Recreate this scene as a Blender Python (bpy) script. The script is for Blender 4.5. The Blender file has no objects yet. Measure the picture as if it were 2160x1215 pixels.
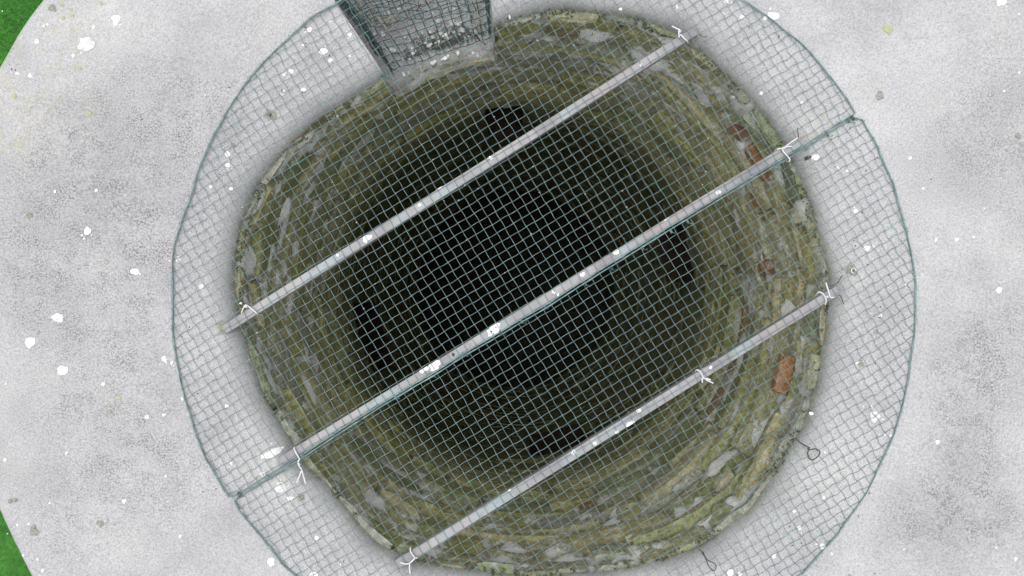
import bpy, math, random
from mathutils import Vector, noise as mnoise
R_ = math.radians
rnd = random.Random(7)
sc = bpy.context.scene
H = 3.564                       # drone height above the wire mesh
S = H / 1440.0                  # metres per photo pixel on the mesh plane
col = sc.collection

# ------------------------------------------------------------------ camera, sky, sun, exposure
cam = bpy.data.cameras.new("camera"); cam.lens = 24.0; cam.sensor_width = 36.0
cam.clip_start = 0.05; cam.clip_end = 3000
co = bpy.data.objects.new("camera", cam); co.location = (0, 0, H); co.rotation_euler = (0, 0, 0)
col.objects.link(co); sc.camera = co
SUN_EL, SUN_AZ = 80.0, 150.0    # azimuth anticlockwise from +X, where the light comes from
world = bpy.data.worlds.new("World"); sc.world = world; world.use_nodes = True
wn, wl = world.node_tree.nodes, world.node_tree.links
wn.clear()
sky = wn.new('ShaderNodeTexSky'); sky.sky_type = 'NISHITA'; sky.sun_disc = False
sky.sun_elevation = R_(SUN_EL); sky.sun_rotation = R_(90 - SUN_AZ); sky.dust_density = 4.0; sky.air_density = 1.0
hs = wn.new('ShaderNodeHueSaturation'); hs.inputs['Saturation'].default_value = 0.16
bg = wn.new('ShaderNodeBackground'); bg.inputs['Strength'].default_value = 0.15
wo = wn.new('ShaderNodeOutputWorld')
wl.new(sky.outputs[0], hs.inputs['Color']); wl.new(hs.outputs[0], bg.inputs[0]); wl.new(bg.outputs[0], wo.inputs[0])
sl = bpy.data.lights.new("sun", 'SUN'); sl.energy = 0.5; sl.angle = R_(160); sl.color = (1.0, 0.975, 0.95)
so = bpy.data.objects.new("sun", sl); col.objects.link(so)
dv = Vector((math.cos(R_(SUN_AZ)) * math.cos(R_(SUN_EL)), math.sin(R_(SUN_AZ)) * math.cos(R_(SUN_EL)), math.sin(R_(SUN_EL))))
so.rotation_euler = dv.to_track_quat('Z', 'Y').to_euler(); so.location = dv * 20
sc.view_settings.view_transform = 'Standard'; sc.view_settings.look = 'None'
sc.view_settings.exposure = 0.56; sc.view_settings.gamma = 1.0; sc.view_settings.use_curve_mapping = False

# ------------------------------------------------------------------ helpers
def P(x, y, z=0.0):
    """point that the photo shows at pixel x,y, lying at height z"""
    k = S * (H - z) / H
    return Vector(((x - 1080) * k, (607.5 - y) * k, z))

def link(o, parent=None):
    col.objects.link(o)
    if parent is not None: o.parent = parent
    return o

def mesh_obj(name, verts, faces, mat, parent=None, smooth=False, attr=None):
    me = bpy.data.meshes.new(name); me.from_pydata([tuple(v) for v in verts], [], faces)
    if mat: me.materials.append(mat)
    if smooth: me.polygons.foreach_set('use_smooth', [True] * len(me.polygons))
    if attr:
        for nm, data in attr.items():
            a = me.color_attributes.new(nm, 'FLOAT_COLOR', 'POINT')
            flat = []
            for c in data: flat += [c[0], c[1], c[2], 1.0]
            a.data.foreach_set('color', flat)
    me.update()
    return link(bpy.data.objects.new(name, me), parent)

def empty(name, loc=(0, 0, 0)):
    o = bpy.data.objects.new(name, None); o.location = loc; o.empty_display_size = .1
    return link(o)

def tag(o, label=None, cat=None, group=None, kind=None):
    if label: o['label'] = label
    if cat: o['category'] = cat
    if group: o['group'] = group
    if kind: o['kind'] = kind
    return o

class G:
    def __init__(s): s.v = []; s.f = []
    def tube(s, pts, r, n=5, closed=False, taper=None):
        pts = [Vector(p) for p in pts]; m = len(pts); b0 = len(s.v)
        for i, p in enumerate(pts):
            a = pts[(i - 1) % m] if (closed or i > 0) else p
            b = pts[(i + 1) % m] if (closed or i < m - 1) else p
            t = (b - a)
            t = t.normalized() if t.length > 1e-9 else Vector((1, 0, 0))
            up = Vector((0, 0, 1)) if abs(t.z) < .9 else Vector((0, 1, 0))
            u = t.cross(up).normalized(); w = u.cross(t)
            rr = r * (taper[i] if taper else 1)
            for k in range(n):
                an = 2 * math.pi * k / n
                s.v.append(p + u * (math.cos(an) * rr) + w * (math.sin(an) * rr))
        rng = range(m) if closed else range(m - 1)
        for i in rng:
            j = (i + 1) % m
            for k in range(n):
                k2 = (k + 1) % n
                s.f.append((b0 + i * n + k, b0 + i * n + k2, b0 + j * n + k2, b0 + j * n + k))
        if not closed:
            s.f.append(tuple(b0 + k for k in range(n))[::-1]); e = b0 + (m - 1) * n
            s.f.append(tuple(e + k for k in range(n)))
    def obj(s, name, mat, parent=None, smooth=True):
        return mesh_obj(name, s.v, s.f, mat, parent, smooth)

def spline(pts, sub=6):
    """Catmull-Rom through points"""
    pts = [Vector(p) for p in pts]; out = []
    for i in range(len(pts) - 1):
        p0 = pts[max(i - 1, 0)]; p1 = pts[i]; p2 = pts[i + 1]; p3 = pts[min(i + 2, len(pts) - 1)]
        for k in range(sub):
            t = k / sub
            out.append(.5 * ((2 * p1) + (p2 - p0) * t + (2 * p0 - 5 * p1 + 4 * p2 - p3) * t * t + (3 * p1 - p0 - 3 * p2 + p3) * t ** 3))
    out.append(pts[-1]); return out

def fbm(x, y, z=0, s=1.0, o=3): return mnoise.fractal(Vector((x * s, y * s, z * s)), 1.0, 2.0, o)
def sstep(a, b, x):
    t = min(1, max(0, (x - a) / (b - a))); return t * t * (3 - 2 * t)

# ------------------------------------------------------------------ materials
class M:
    def __init__(s, name, rough=.8):
        s.m = bpy.data.materials.new(name); s.m.use_nodes = True
        s.n = s.m.node_tree.nodes; s.l = s.m.node_tree.links
        s.b = s.n['Principled BSDF']; s.b.inputs['Roughness'].default_value = rough
        s.tc = s.n.new('ShaderNodeTexCoord')
    def noise(s, scale, detail=3, rough=.5, dist=0, vec=None):
        n = s.n.new('ShaderNodeTexNoise'); n.inputs['Scale'].default_value = scale
        n.inputs['Detail'].default_value = detail; n.inputs['Roughness'].default_value = rough
        n.inputs['Distortion'].default_value = dist
        s.l.new(vec or s.tc.outputs['Object'], n.inputs['Vector']); return n.outputs['Fac']
    def voro(s, scale, feature='F1', vec=None):
        n = s.n.new('ShaderNodeTexVoronoi'); n.feature = feature; n.inputs['Scale'].default_value = scale
        s.l.new(vec or s.tc.outputs['Object'], n.inputs['Vector']); return n
    def ramp(s, fac, stops, interp='LINEAR'):
        n = s.n.new('ShaderNodeValToRGB'); cr = n.color_ramp; cr.interpolation = interp
        while len(cr.elements) < len(stops): cr.elements.new(.5)
        for e, (p, c) in zip(cr.elements, stops):
            e.position = p; e.color = (c, c, c, 1) if not isinstance(c, (tuple, list)) else (*c, 1)
        s.l.new(fac, n.inputs[0]); return n.outputs[0]
    def mix(s, fac, a, b, mode='MIX'):
        n = s.n.new('ShaderNodeMix'); n.data_type = 'RGBA'; n.blend_type = mode; n.clamp_factor = True
        for sock, v in ((n.inputs[0], fac), (n.inputs[6], a), (n.inputs[7], b)):
            if hasattr(v, 'links'): s.l.new(v, sock)
            elif isinstance(v, (int, float)): sock.default_value = v
            else: sock.default_value = (*v, 1)
        return n.outputs[2]
    def math(s, op, a, b=0.0, clamp=False):
        n = s.n.new('ShaderNodeMath'); n.operation = op; n.use_clamp = clamp
        for sock, v in ((n.inputs[0], a), (n.inputs[1], b)):
            if hasattr(v, 'links'): s.l.new(v, sock)
            else: sock.default_value = v
        return n.outputs[0]
    def attr(s, name):
        n = s.n.new('ShaderNodeAttribute'); n.attribute_name = name
        sp = s.n.new('ShaderNodeSeparateColor'); s.l.new(n.outputs['Color'], sp.inputs[0]); return sp.outputs
    def bump(s, h, strength=.5, dist=.01):
        n = s.n.new('ShaderNodeBump'); n.inputs['Strength'].default_value = strength; n.inputs['Distance'].default_value = dist
        s.l.new(h, n.inputs['Height']); s.l.new(n.outputs[0], s.b.inputs['Normal'])
    def color(s, c):
        if hasattr(c, 'links'): s.l.new(c, s.b.inputs['Base Color'])
        else: s.b.inputs['Base Color'].default_value = (*c, 1)
        return s.m

# weathered pale concrete render: mottled, speckled, with algae blooms
m = M("concrete", .85)
big = m.noise(1.3, 4, .6); med = m.noise(4.5, 5, .62); fine = m.noise(95, 3, .7); grit = m.noise(230, 2, .6)
c = m.ramp(med, [(.30, (.34, .338, .342)), (.5, (.392, .389, .396)), (.68, (.44, .437, .442))])
c = m.mix(m.ramp(big, [(.42, 0.0), (.62, .45)]), c, (.55, .545, .555))
gr = m.attr('grime')
blot = m.ramp(m.noise(9, 6, .7), [(.42, 0.0), (.60, 1.0)])
gm = m.math('MULTIPLY', gr[0], m.math('ADD', .30, m.math('MULTIPLY', blot, .6)), True)
pep = m.ramp(m.noise(105, 2, .7), [(.46, 0.0), (.58, 1.0)])
gd = m.math('MULTIPLY', gm, m.math('ADD', .22, m.math('MULTIPLY', pep, .95)), True)
c = m.mix(gd, c, (.185, .185, .195))
spk = m.ramp(fine, [(.30, .70), (.5, 1.0), (.70, 1.2)])
c = m.mix(1.0, c, spk, 'MULTIPLY')
dk = m.ramp(grit, [(.30, 1.0), (.38, 0.0)])
c = m.mix(m.math('MULTIPLY', dk, .45), c, (.17, .16, .16))
lt = m.ramp(m.noise(190, 2, .6), [(.62, 0.0), (.72, 1.0)])
c = m.mix(m.math('MULTIPLY', lt, .55), c, (.74, .74, .74))
alg = m.math('MULTIPLY', gr[1], m.ramp(m.noise(22, 5, .7), [(.5, 0.0), (.66, 1.0)]), True)
c = m.mix(m.math('MULTIPLY', alg, .36), c, (.36, .37, .16))
warm = m.ramp(m.noise(2.6, 3, .5), [(.45, 0.0), (.7, .35)])
c = m.mix(warm, c, m.mix(1.0, c, (1.0, .985, .94), 'MULTIPLY'))
# green/dirty stain where the concrete meets the stonework
c = m.mix(m.math('MULTIPLY', gr[2], m.ramp(m.noise(14, 5, .7), [(.35, .15), (.6, 1.0)]), True), c, (.20, .20, .12))
m.bump(m.math('ADD', m.math('MULTIPLY', fine, .6), m.math('MULTIPLY', grit, .4)), .5, .004)
CONC = m.color(c)

m = M("rubble_stone", .9)
t = m.attr('tone')
st = m.n.new('ShaderNodeMapping'); st.inputs['Scale'].default_value = (1, 1, 3.2); m.l.new(m.tc.outputs['Object'], st.inputs['Vector'])
streak = m.noise(9, 6, .72, .6, st.outputs[0]); blo = m.noise(26, 5, .75); fn = m.noise(70, 4, .7)
base = m.ramp(t[0], [(0, (.35, .37, .18)), (.22, (.52, .48, .20)), (.40, (.45, .44, .30)), (.56, (.58, .51, .26)),
                     (.70, (.46, .46, .42)), (.82, (.30, .34, .17)), (.90, (.29, .18, .11)), (1, (.38, .20, .085))])
c = m.mix(1.0, base, m.ramp(blo, [(.32, .48), (.5, 1.0), (.68, 1.5)]), 'MULTIPLY')
moss = m.math('MULTIPLY', m.math('ADD', t[1], .15), m.ramp(streak, [(.40, 0.0), (.62, 1.0)]), True)
c = m.mix(m.math('MULTIPLY', moss, .85), c, m.ramp(fn, [(.3, (.12, .145, .035)), (.55, (.27, .285, .065)), (.75, (.45, .42, .11))]))
pale = m.ramp(m.noise(13, 6, .74, .4, st.outputs[0]), [(.56, 0.0), (.60, 1.0)])
c = m.mix(m.math('MULTIPLY', m.math('MULTIPLY', pale, t[2], True), .8), c, m.ramp(fn, [(.3, (.46, .455, .42)), (.7, (.76, .755, .74))]))
vd = m.voro(34); lich = m.math('MULTIPLY', m.ramp(vd.outputs['Distance'], [(.10, 1.0), (.16, 0.0)]), m.ramp(m.noise(4.5, 2), [(.52, 0.0), (.58, 1.0)]))
c = m.mix(m.math('MULTIPLY', lich, .8), c, (.45, .45, .40))
blk = m.ramp(m.noise(24, 6, .78), [(.33, 1.0), (.40, 0.0)])
c = m.mix(m.math('MULTIPLY', blk, .9), c, (.025, .028, .02))
m.bump(m.math('ADD', streak, m.math('MULTIPLY', fn, .7)), 1.0, .035)
STONE = m.color(c)

m = M("lime_mortar", .95)
t = m.attr('tone')
fn = m.noise(60, 5, .7); bl = m.noise(7, 5, .65)
c = m.ramp(bl, [(.3, (.21, .22, .10)), (.5, (.36, .35, .22)), (.66, (.58, .57, .50))])
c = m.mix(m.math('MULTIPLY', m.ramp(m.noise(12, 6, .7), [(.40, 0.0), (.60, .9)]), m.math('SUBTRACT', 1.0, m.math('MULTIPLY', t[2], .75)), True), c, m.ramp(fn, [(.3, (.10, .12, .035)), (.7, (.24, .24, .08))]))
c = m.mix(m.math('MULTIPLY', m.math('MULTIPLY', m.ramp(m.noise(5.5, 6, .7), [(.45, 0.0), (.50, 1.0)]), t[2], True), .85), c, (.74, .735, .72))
m.bump(fn, .9, .015)
MORTAR = m.color(c)

m = M("green_coated_wire", .38)
g = m.noise(30, 3, .6)
c = m.ramp(g, [(.3, (.09, .16, .165)), (.55, (.16, .25, .25)), (.75, (.29, .385, .38))])
c = m.mix(m.ramp(m.noise(9, 4, .7), [(.60, 0.0), (.68, .7)]), c, (.16, .45, .40))
WIRE = m.color(c)
m = M("dark_green_wire", .5)
DWIRE = m.color(m.ramp(m.noise(25, 3), [(.3, (.025, .06, .06)), (.7, (.07, .13, .13))]))

m = M("galvanised_steel", .55); m.b.inputs['Metallic'].default_value = .25
c = m.ramp(m.noise(7, 5, .65), [(.3, (.19, .185, .20)), (.5, (.275, .265, .28)), (.7, (.36, .35, .355))])
c = m.mix(m.ramp(m.noise(2.7, 3), [(.45, 0.0), (.6, .8)]), c, (.30, .35, .355))
c = m.mix(m.ramp(m.noise(16, 6, .75), [(.54, 0.0), (.62, .6)]), c, (.22, .19, .175))
c = m.mix(m.ramp(m.noise(3.7, 4), [(.5, 0.0), (.66, .5)]), c, (.36, .31, .30))
m.bump(m.noise(120, 3), .15, .002)
STEEL = m.color(c)
# sides of the tubes keep the mill finish, browned by rust
def plain(name, cols, scale=40, rough=.7, metal=0.0, bump=0):
    k = M(name, rough); k.b.inputs['Metallic'].default_value = metal
    if bump: k.bump(k.noise(scale, 3), bump, .003)
    return k.color(k.ramp(k.noise(scale, 4, .65), [(.3 + .4 * i / (len(cols) - 1), q) for i, q in enumerate(cols)]))
SPLAT = plain("bird_dropping", [(.62, .62, .60), (.82, .82, .81), (.86, .86, .85)], 60, .8, 0, .4)
SPLAT2 = plain("old_bird_dropping", [(.50, .50, .49), (.66, .66, .65), (.74, .74, .73)], 45, .85, 0, .3)
SPLATD = plain("dark_dropping", [(.03, .03, .028), (.09, .08, .06)], 60, .8)
LICHEN = plain("grey_lichen", [(.15, .15, .13), (.28, .275, .24), (.38, .38, .31)], 90, .95, 0, .8)
YLICH = plain("yellow_lichen", [(.32, .33, .18), (.46, .47, .28)], 70, .95, 0, .6)
MORT2 = plain("green_mortar", [(.22, .25, .17), (.37, .39, .29), (.45, .46, .38)], 50, .95, 0, .8)
TIE = plain("white_plastic_cord", [(.58, .58, .59), (.72, .72, .73)], 30, .35)
BLACK = plain("dark_wire", [(.02, .02, .022), (.06, .06, .065)], 40, .5)
STRAW = plain("dry_stem", [(.22, .17, .10), (.42, .35, .24), (.52, .46, .35)], 50, .85)
BROWN = plain("brown_twig", [(.06, .035, .025), (.14, .09, .06)], 60, .85)
SEED = plain("dark_seed", [(.035, .015, .012), (.09, .03, .02)], 60, .7)
PEB = plain("pale_pebble", [(.30, .26, .20), (.66, .64, .60), (.85, .85, .84)], 55, .75, 0, .4)
WALL = plain("painted_render", [(.52, .51, .47), (.62, .61, .58), (.68, .67, .64)], 6, .9, 0, .3)
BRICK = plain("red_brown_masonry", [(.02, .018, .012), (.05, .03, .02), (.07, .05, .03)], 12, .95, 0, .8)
SOIL = plain("shaft_debris", [(.03, .03, .02), (.07, .07, .04)], 8, .95, 0, .9)
m = M("meadow", .95)
c = m.ramp(m.noise(1.1, 6, .7), [(.3, (.022, .12, .012)), (.5, (.04, .19, .018)), (.7, (.075, .26, .03))])
c = m.mix(1.0, c, m.ramp(m.noise(14, 5, .75), [(.3, .55), (.5, 1.0), (.7, 1.5)]), 'MULTIPLY')
m.bump(m.noise(20, 5, .8), 1.0, .05)
GRASS = m.color(c)
m = M("grass_blade", .8)
BLADE = m.color(m.ramp(m.noise(3, 4, .8), [(.3, (.03, .14, .012)), (.5, (.055, .23, .022)), (.7, (.11, .32, .04))]))
DAISY = plain("daisy_petals", [(.7, .7, .66), (.8, .8, .78)], 30, .7)

# ------------------------------------------------------------------ ground
GZ = -10.0
v, f = [], []
n = 96; rads = [3.3 * 1.13 ** k for k in range(50)]
for i in range(n):
    for q in rads:
        x, y = .104 + q * math.cos(i * 2 * math.pi / n), -.026 + q * math.sin(i * 2 * math.pi / n)
        v.append((x, y, GZ + .08 * fbm(x, y, 3, .15) + (.8 * fbm(x, y, 8, .01) if q > 40 else 0)))
nq = len(rads)
for i in range(n):
    for k in range(nq - 1):
        a, b = i * nq + k, ((i + 1) % n) * nq + k
        f.append((a, a + 1, b + 1, b))
gobj = mesh_obj("ground", v, f, GRASS, smooth=True); tag(gobj, "green lawn far below around the foot of the tower", kind='structure')

v, f = [], []
for k in range(26000):
    x = rnd.uniform(-11.6, -6.6); y = rnd.uniform(-6.4, 6.4)
    if math.hypot(x, y) < 6.2: continue
    z = GZ - .03; h = rnd.uniform(.04, .11); a = rnd.uniform(0, 6.28); w = rnd.uniform(.006, .014)
    lx, ly = rnd.gauss(0, .04), rnd.gauss(0, .04); b = len(v)
    v += [(x - w * math.cos(a), y - w * math.sin(a), z), (x + w * math.cos(a), y + w * math.sin(a), z), (x + lx, y + ly, z + h)]
    f.append((b, b + 1, b + 2))
tag(mesh_obj("lawn_grass", v, f, BLADE), "short green grass blades of the lawn seen past the tower edge", 'grass', kind='stuff')
v, f = [], []
for k in range(260):
    x = rnd.uniform(-11.6, -7.2); y = rnd.uniform(-6.4, 6.4); b = len(v); r = rnd.uniform(.006, .014)
    for q in range(6): v.append((x + r * math.cos(q * 1.047), y + r * math.sin(q * 1.047), GZ + .075))
    f.append(tuple(range(b, b + 6)))
tag(mesh_obj("daisy_flowers", v, f, DAISY), "tiny white daisies scattered over the green lawn", 'flowers', kind='stuff')

# ------------------------------------------------------------------ the tower
tower = empty("stone_tower", (0, 0, GZ))
tag(tower, "round hollow stone tower seen from above with pale concrete cap and mossy rubble shaft", 'tower')
TW = Vector((0, 0, -GZ))          # parts are modelled in world coordinates, shifted to the tower's base
def part(name, verts, faces, mat, smooth=False, attr=None, parent=None):
    o = mesh_obj(name, [Vector(q) + TW for q in verts] if parent is None else verts, faces, mat, parent or tower, smooth, attr)
    return o
CX, CY = (1122 - 1080) * S, (607.5 - 618) * S
CAPZ = -.018; LIPW = .115; LIPH = .12; RIMZ = CAPZ - LIPH
rim_px = [(1045,55),(1100,38),(1150,25),(1250,25),(1350,42),(1440,80),(1500,130),(1560,190),(1610,245),(1650,302),(1688,380),(1712,450),(1735,530),
          (1747,600),(1742,680),(1732,740),(1716,830),(1692,900),(1655,955),(1622,1020),(1585,1070),(1540,1102),(1480,1150),(1400,1180),
          (1300,1197),(1200,1210),(1100,1212),(1000,1202),(920,1190),(842,1168),(790,1140),(738,1080),(700,1030),(650,980),(608,920),
          (568,850),(540,780),(517,710),(502,640),(497,580),(501,520),(522,440),(560,370),(618,300),(680,250),(740,213),(800,175)]
out_px = [(85,0),(62,32),(38,66),(0,133),(-60,270),(-98,430),(-108,610),(-92,790),(-45,970),(0,1087),(34,1157),(62,1215),(150,1345),(300,1500),(600,1710),
          (1122,1822),(1600,1700),(1990,1480),(2240,1160),(2318,900),(2335,610),(2312,300),(2240,20),(2100,-180),(1850,-380),(1500,-530),
          (1122,-585),(700,-520),(420,-370),(240,-200),(150,-90)]
def polar_table(pts, z):
    k = S * (H - z) / H; t = []
    for x, y in pts:
        X = (x - 1080) * k - CX; Y = (607.5 - y) * k - CY
        t.append((math.degrees(math.atan2(Y, X)) % 360, math.hypot(X, Y)))
    t.sort(); t = [(t[-1][0] - 360, t[-1][1])] + t + [(t[0][0] + 360, t[0][1])]
    def fn(a):
        a %= 360
        for (a0, r0), (a1, r1) in zip(t, t[1:]):
            if a0 <= a <= a1: return r0 + (r1 - r0) * (a - a0) / max(1e-6, a1 - a0)
        return t[0][1]
    return fn
rim_r0 = polar_table(rim_px, RIMZ); out_r = polar_table(out_px, CAPZ)
rim_s = [sum(rim_r0(a + d) for d in (-2, -1, 0, 1, 2)) / 5 for a in range(360)]
def rim_r(a):
    a %= 360; i = int(a); return rim_s[i] + (rim_s[(i + 1) % 360] - rim_s[i]) * (a - i)
def shaft_r(a, z):
    k = sstep(.0, 1.0, -z)
    return rim_r(a) * (1 - k) + 1.57 * k + .02 * min(1.2, max(0, -z - .8)) + .19 * min(5.0, max(0, -z - 2.15))  # flare in the lower shaft is made up, shaped to keep the deep wall dark
def pol(a, r, z): return Vector((CX + r * math.cos(R_(a)), CY + r * math.sin(R_(a)), z))
NA, NB, NZ = 98.0, 124.0, -.87       # the notch through the wall top

# cap surface (polar sheet with rounded inner lip and outer arris)
grime_spots = [(330,300,260,.9),(150,480,230,.9),(250,560,160,.7),(420,250,120,.5),(90,620,120,.7),(230,840,190,.8),(350,1010,170,.75),(130,1110,140,.7),
               (110,330,90,.4),(560,70,110,.25),(2100,330,130,.85),(1990,300,110,.5),(2080,230,80,.4),(2060,770,110,.9),(2130,700,90,.7),(2000,1050,150,.9),(2110,1110,90,.6),
               (2040,840,80,.6),(1930,1090,60,.4),(1900,130,90,.3),(2110,90,100,.5),(2080,960,100,.5),(1790,40,60,.2),(680,120,40,.2),(1660,60,50,.3),(1650,1150,120,.25)]
algae_spots = [(110,50,120,.9),(30,200,120,1),(150,150,90,.6),(20,290,80,.8),(180,240,60,.4),(60,1000,80,.5),(250,840,50,.8),(300,300,60,.2),(1720,270,40,1.2),(1760,300,50,1.0),(560,990,60,.5),(1640,990,60,.6),
               (600,1040,60,.5),(1700,1010,70,.5),(0,640,60,.3),(2090,30,60,.3)]
def spots(lst, x, y):
    s_ = 0
    for a, b, r, w in lst: s_ += w * math.exp(-((x - a) ** 2 + (y - b) ** 2) / (r * r) * 1.4)
    return min(1, s_)
def to_px(p):
    k = S * (H - p[2]) / H; return p[0] / k + 1080, 607.5 - p[1] / k
def grime_at(p, lip=0.0):
    x, y = to_px(p); g_ = spots(grime_spots, x, y)
    return (min(1, max(0, g_ + .25 * fbm(p[0], p[1], 1, 2.2))), spots(algae_spots, x, y), lip)
ang = [NB + (360 - (NB - NA)) * i / 400 for i in range(401)]     # from notch left edge round to notch right edge
prof = []
for k in range(11): prof.append(('lip', k / 10))
for k in range(1, 37): prof.append(('flat', k / 36))
prof += [('edge', .0), ('edge', 1.)]
def cap_pt(a, kind, t):
    r0 = rim_r(a); ro = out_r(a) - .02
    if kind == 'lip':
        ph = t * math.pi / 2; x = LIPW * (1 - math.cos(ph)); z = RIMZ + LIPH * math.sin(ph)
        nz = .010 * fbm(r0 * math.cos(R_(a)), r0 * math.sin(R_(a)), 5, 5) * (1 - t * .5)
        return pol(a, r0 + x + nz, z)
    if kind == 'flat':
        r = r0 + LIPW + (ro - r0 - LIPW) * t; p = pol(a, r, CAPZ)
        p.z += .004 * fbm(p.x, p.y, 2, 1.6) * min(1, t * 6); return p
    p = pol(a, ro + .02 + .006 * fbm(a * .3, 1), CAPZ - .015)
    if t > .5: p.z -= .14
    return p
v, f, at = [], [], []
for a in ang:
    for kind, t in prof:
        p = cap_pt(a, kind, t); v.append(p)
        lipg = max(0, 1 - t * 2.6) * .9 if kind == 'lip' else 0
        at.append(grime_at(p, lipg))
m_ = len(prof)
for i in range(len(ang) - 1):
    for k in range(m_ - 1):
        b = i * m_ + k; f.append((b, b + 1, b + m_ + 1, b + m_))
cap = part("concrete_cap", v, f, CONC, True, {'grime': at})
# notch: floor and the two cheeks
v, f, at = [], [], []
na = 26; nr = 30
for i in range(na + 1):
    a = NA + (NB - NA) * i / na
    for k in range(nr + 1):
        t = k / nr; r0_ = shaft_r(a, NZ) - .03; r = r0_ + (out_r(a) - r0_) * t
        e = max(0, 1 - t * 10); p = pol(a, r, NZ - .06 * e * e + .005 * fbm(r, a * .05, 7, 4))
        v.append(p); at.append((.75, .2, max(0, 1 - t * 12)))
for i in range(na):
    for k in range(nr):
        b = i * (nr + 1) + k; f.append((b, b + nr + 1, b + nr + 2, b + 1))
part("notch_floor", v, f, CONC, True, {'grime': at})
for a in (NA, NB):
    v, f, at = [], [], []
    for kind, t in prof[:-2]:
        top = cap_pt(a, kind, t)
        for q in range(9):
            z = top.z + (NZ - .08 - top.z) * q / 8
            p = Vector((top.x, top.y, z))
            if math.hypot(p.x - CX, p.y - CY) < shaft_r(a, z) - .012: p = pol(a, shaft_r(a, z) - .012, z)
            d = .008 * fbm(p.x, p.y, p.z, 5) * (q > 0)
            p.x -= d * math.sin(R_(a)); p.y += d * math.cos(R_(a))
            v.append(p); at.append((.75, .2, .2))
    mm = len(prof) - 2
    for k in range(mm - 1):
        for q in range(8):
            b = k * 9 + q; f.append((b, b + 1, b + 10, b + 9))
    part("notch_side", v, f, CONC, True, {'grime': at})
# outer wall down to the lawn
v, f = [], []
zs = [CAPZ - .12, -1, -2.5, -4, -6, -8, GZ - .3]
aa = [i * 3.0 for i in range(120)] + [NA, NB]; aa = sorted(set(aa))
for a in aa:
    for z in zs: v.append(pol(a, out_r(a) - .03 - .004 * fbm(a, z) + .12 * max(0, -z - .3), z))
for i in range(len(aa)):
    i2 = (i + 1) % len(aa); inn = NA <= aa[i] < NB
    for k in range(len(zs) - 1):
        if inn and k == 0: continue
        b, b2 = i * len(zs) + k, i2 * len(zs) + k
        f.append((b, b2, b2 + 1, b + 1))
part("outer_wall", v, f, WALL, True)

# window recesses in the shaft: (a0, a1, ztop, zbot)
def lift(x, y):
    """where the line of sight through photo pixel x,y meets the shaft wall"""
    z = -.3
    while z > -9:
        p = P(x, y, z)
        if math.hypot(p.x - CX, p.y - CY) >= shaft_r(math.degrees(math.atan2(p.y - CY, p.x - CX)) % 360, z): break
        z -= .01
    z = -.3
    while z > -9:
        p = P(x, y, z)
        if math.hypot(p.x - CX, p.y - CY) >= shaft_r(math.degrees(math.atan2(p.y - CY, p.x - CX)) % 360, z): break
        z -= .01
    return math.degrees(math.atan2(p.y - CY, p.x - CX)) % 360, z
WINS = []
for c1_, c2_, hh in (((1461,590),(1438,469),1.4), ((747,642),(791,789),1.4), ((1122,966),(1236,930),1.3), ((1106,214),(1022,238),1.3)):
    (a_1, z_1), (a_2, z_2) = lift(*c1_), lift(*c2_)
    if a_1 > 350 and a_2 < 90: a_1 = 0.0
    zt__ = -.15 - round((-.15 - (z_1 + z_2) / 2) / .04) * .04
    WINS.append((round(min(a_1, a_2)), round(max(a_1, a_2)), zt__, zt__ - round(hh / .04) * .04))
# mortar lining
STEP = .04; nz = int(round((14.3 - .15) / STEP))
v, f, at = [], [], []
NAN = 360
for i in range(NAN):
    for k in range(nz + 1):
        z = -.15 - k * STEP
        r = shaft_r(i, z); p = pol(i, r, z)
        d = (.045 + .022 * sstep(1.6, .6, -z)) * fbm(p.x, p.y, p.z * 2.6, 5.2, 4) + .004 + .012 * sstep(1.2, 2.4, -z)
        if k == 0: d = .02
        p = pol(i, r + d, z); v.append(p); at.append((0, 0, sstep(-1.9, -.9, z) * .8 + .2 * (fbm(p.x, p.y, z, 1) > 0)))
def in_win(a, z, e=0.0):
    return any(a0 - e < a < a1 + e and z0 - e * .01 < z < z1 + e * .01 for a0, a1, z1, z0 in WINS)
for i in range(NAN):
    for k in range(nz):
        z = -.15 - (k + .5) * STEP; a = i + .5
        if NA - .2 < a < NB + .2 and z > NZ - .02: continue
        if in_win(a, z): continue
        b, b2 = i * (nz + 1) + k, ((i + 1) % NAN) * (nz + 1) + k
        f.append((b, b + 1, b2 + 1, b2))
part("mortar_lining", v, f, MORTAR, True, {'tone': at})
for a0, a1, z1, z0 in WINS:
    v, f = [], []
    rr = [shaft_r(a0, z1) + .0, shaft_r(a0, z1) + .25, shaft_r(a0, z1) + .5, shaft_r(a0, z1) + .85]
    for r in rr:
        for a, z in ((a0, z0), (a1, z0), (a1, z1), (a0, z1)):
            p = pol(a, r, z); p.z += .015 * fbm(p.x, p.y, p.z, 4); v.append(p)
    for k in range(3):
        for q in range(4):
            b = k * 4; f.append((b + q, b + (q + 1) % 4, b + 4 + (q + 1) % 4, b + 4 + q))
    f.append((12, 13, 14, 15))
    part("window_recess", v, f, BRICK)
# shaft floor
v = [pol(0, 0, -13.9)]; f = []
for k in range(1, 9):
    for i in range(48): v.append(pol(i * 7.5, 3.5 * k / 8, -14.0 + .12 * abs(fbm(i * .4, k))))
for i in range(48):
    f.append((0, 1 + i, 1 + (i + 1) % 48))
    for k in range(7):
        b = 1 + k * 48; f.append((b + i, b + 48 + i, b + 48 + (i + 1) % 48, b + (i + 1) % 48))
part("shaft_floor", v, f, SOIL, True)

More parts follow.
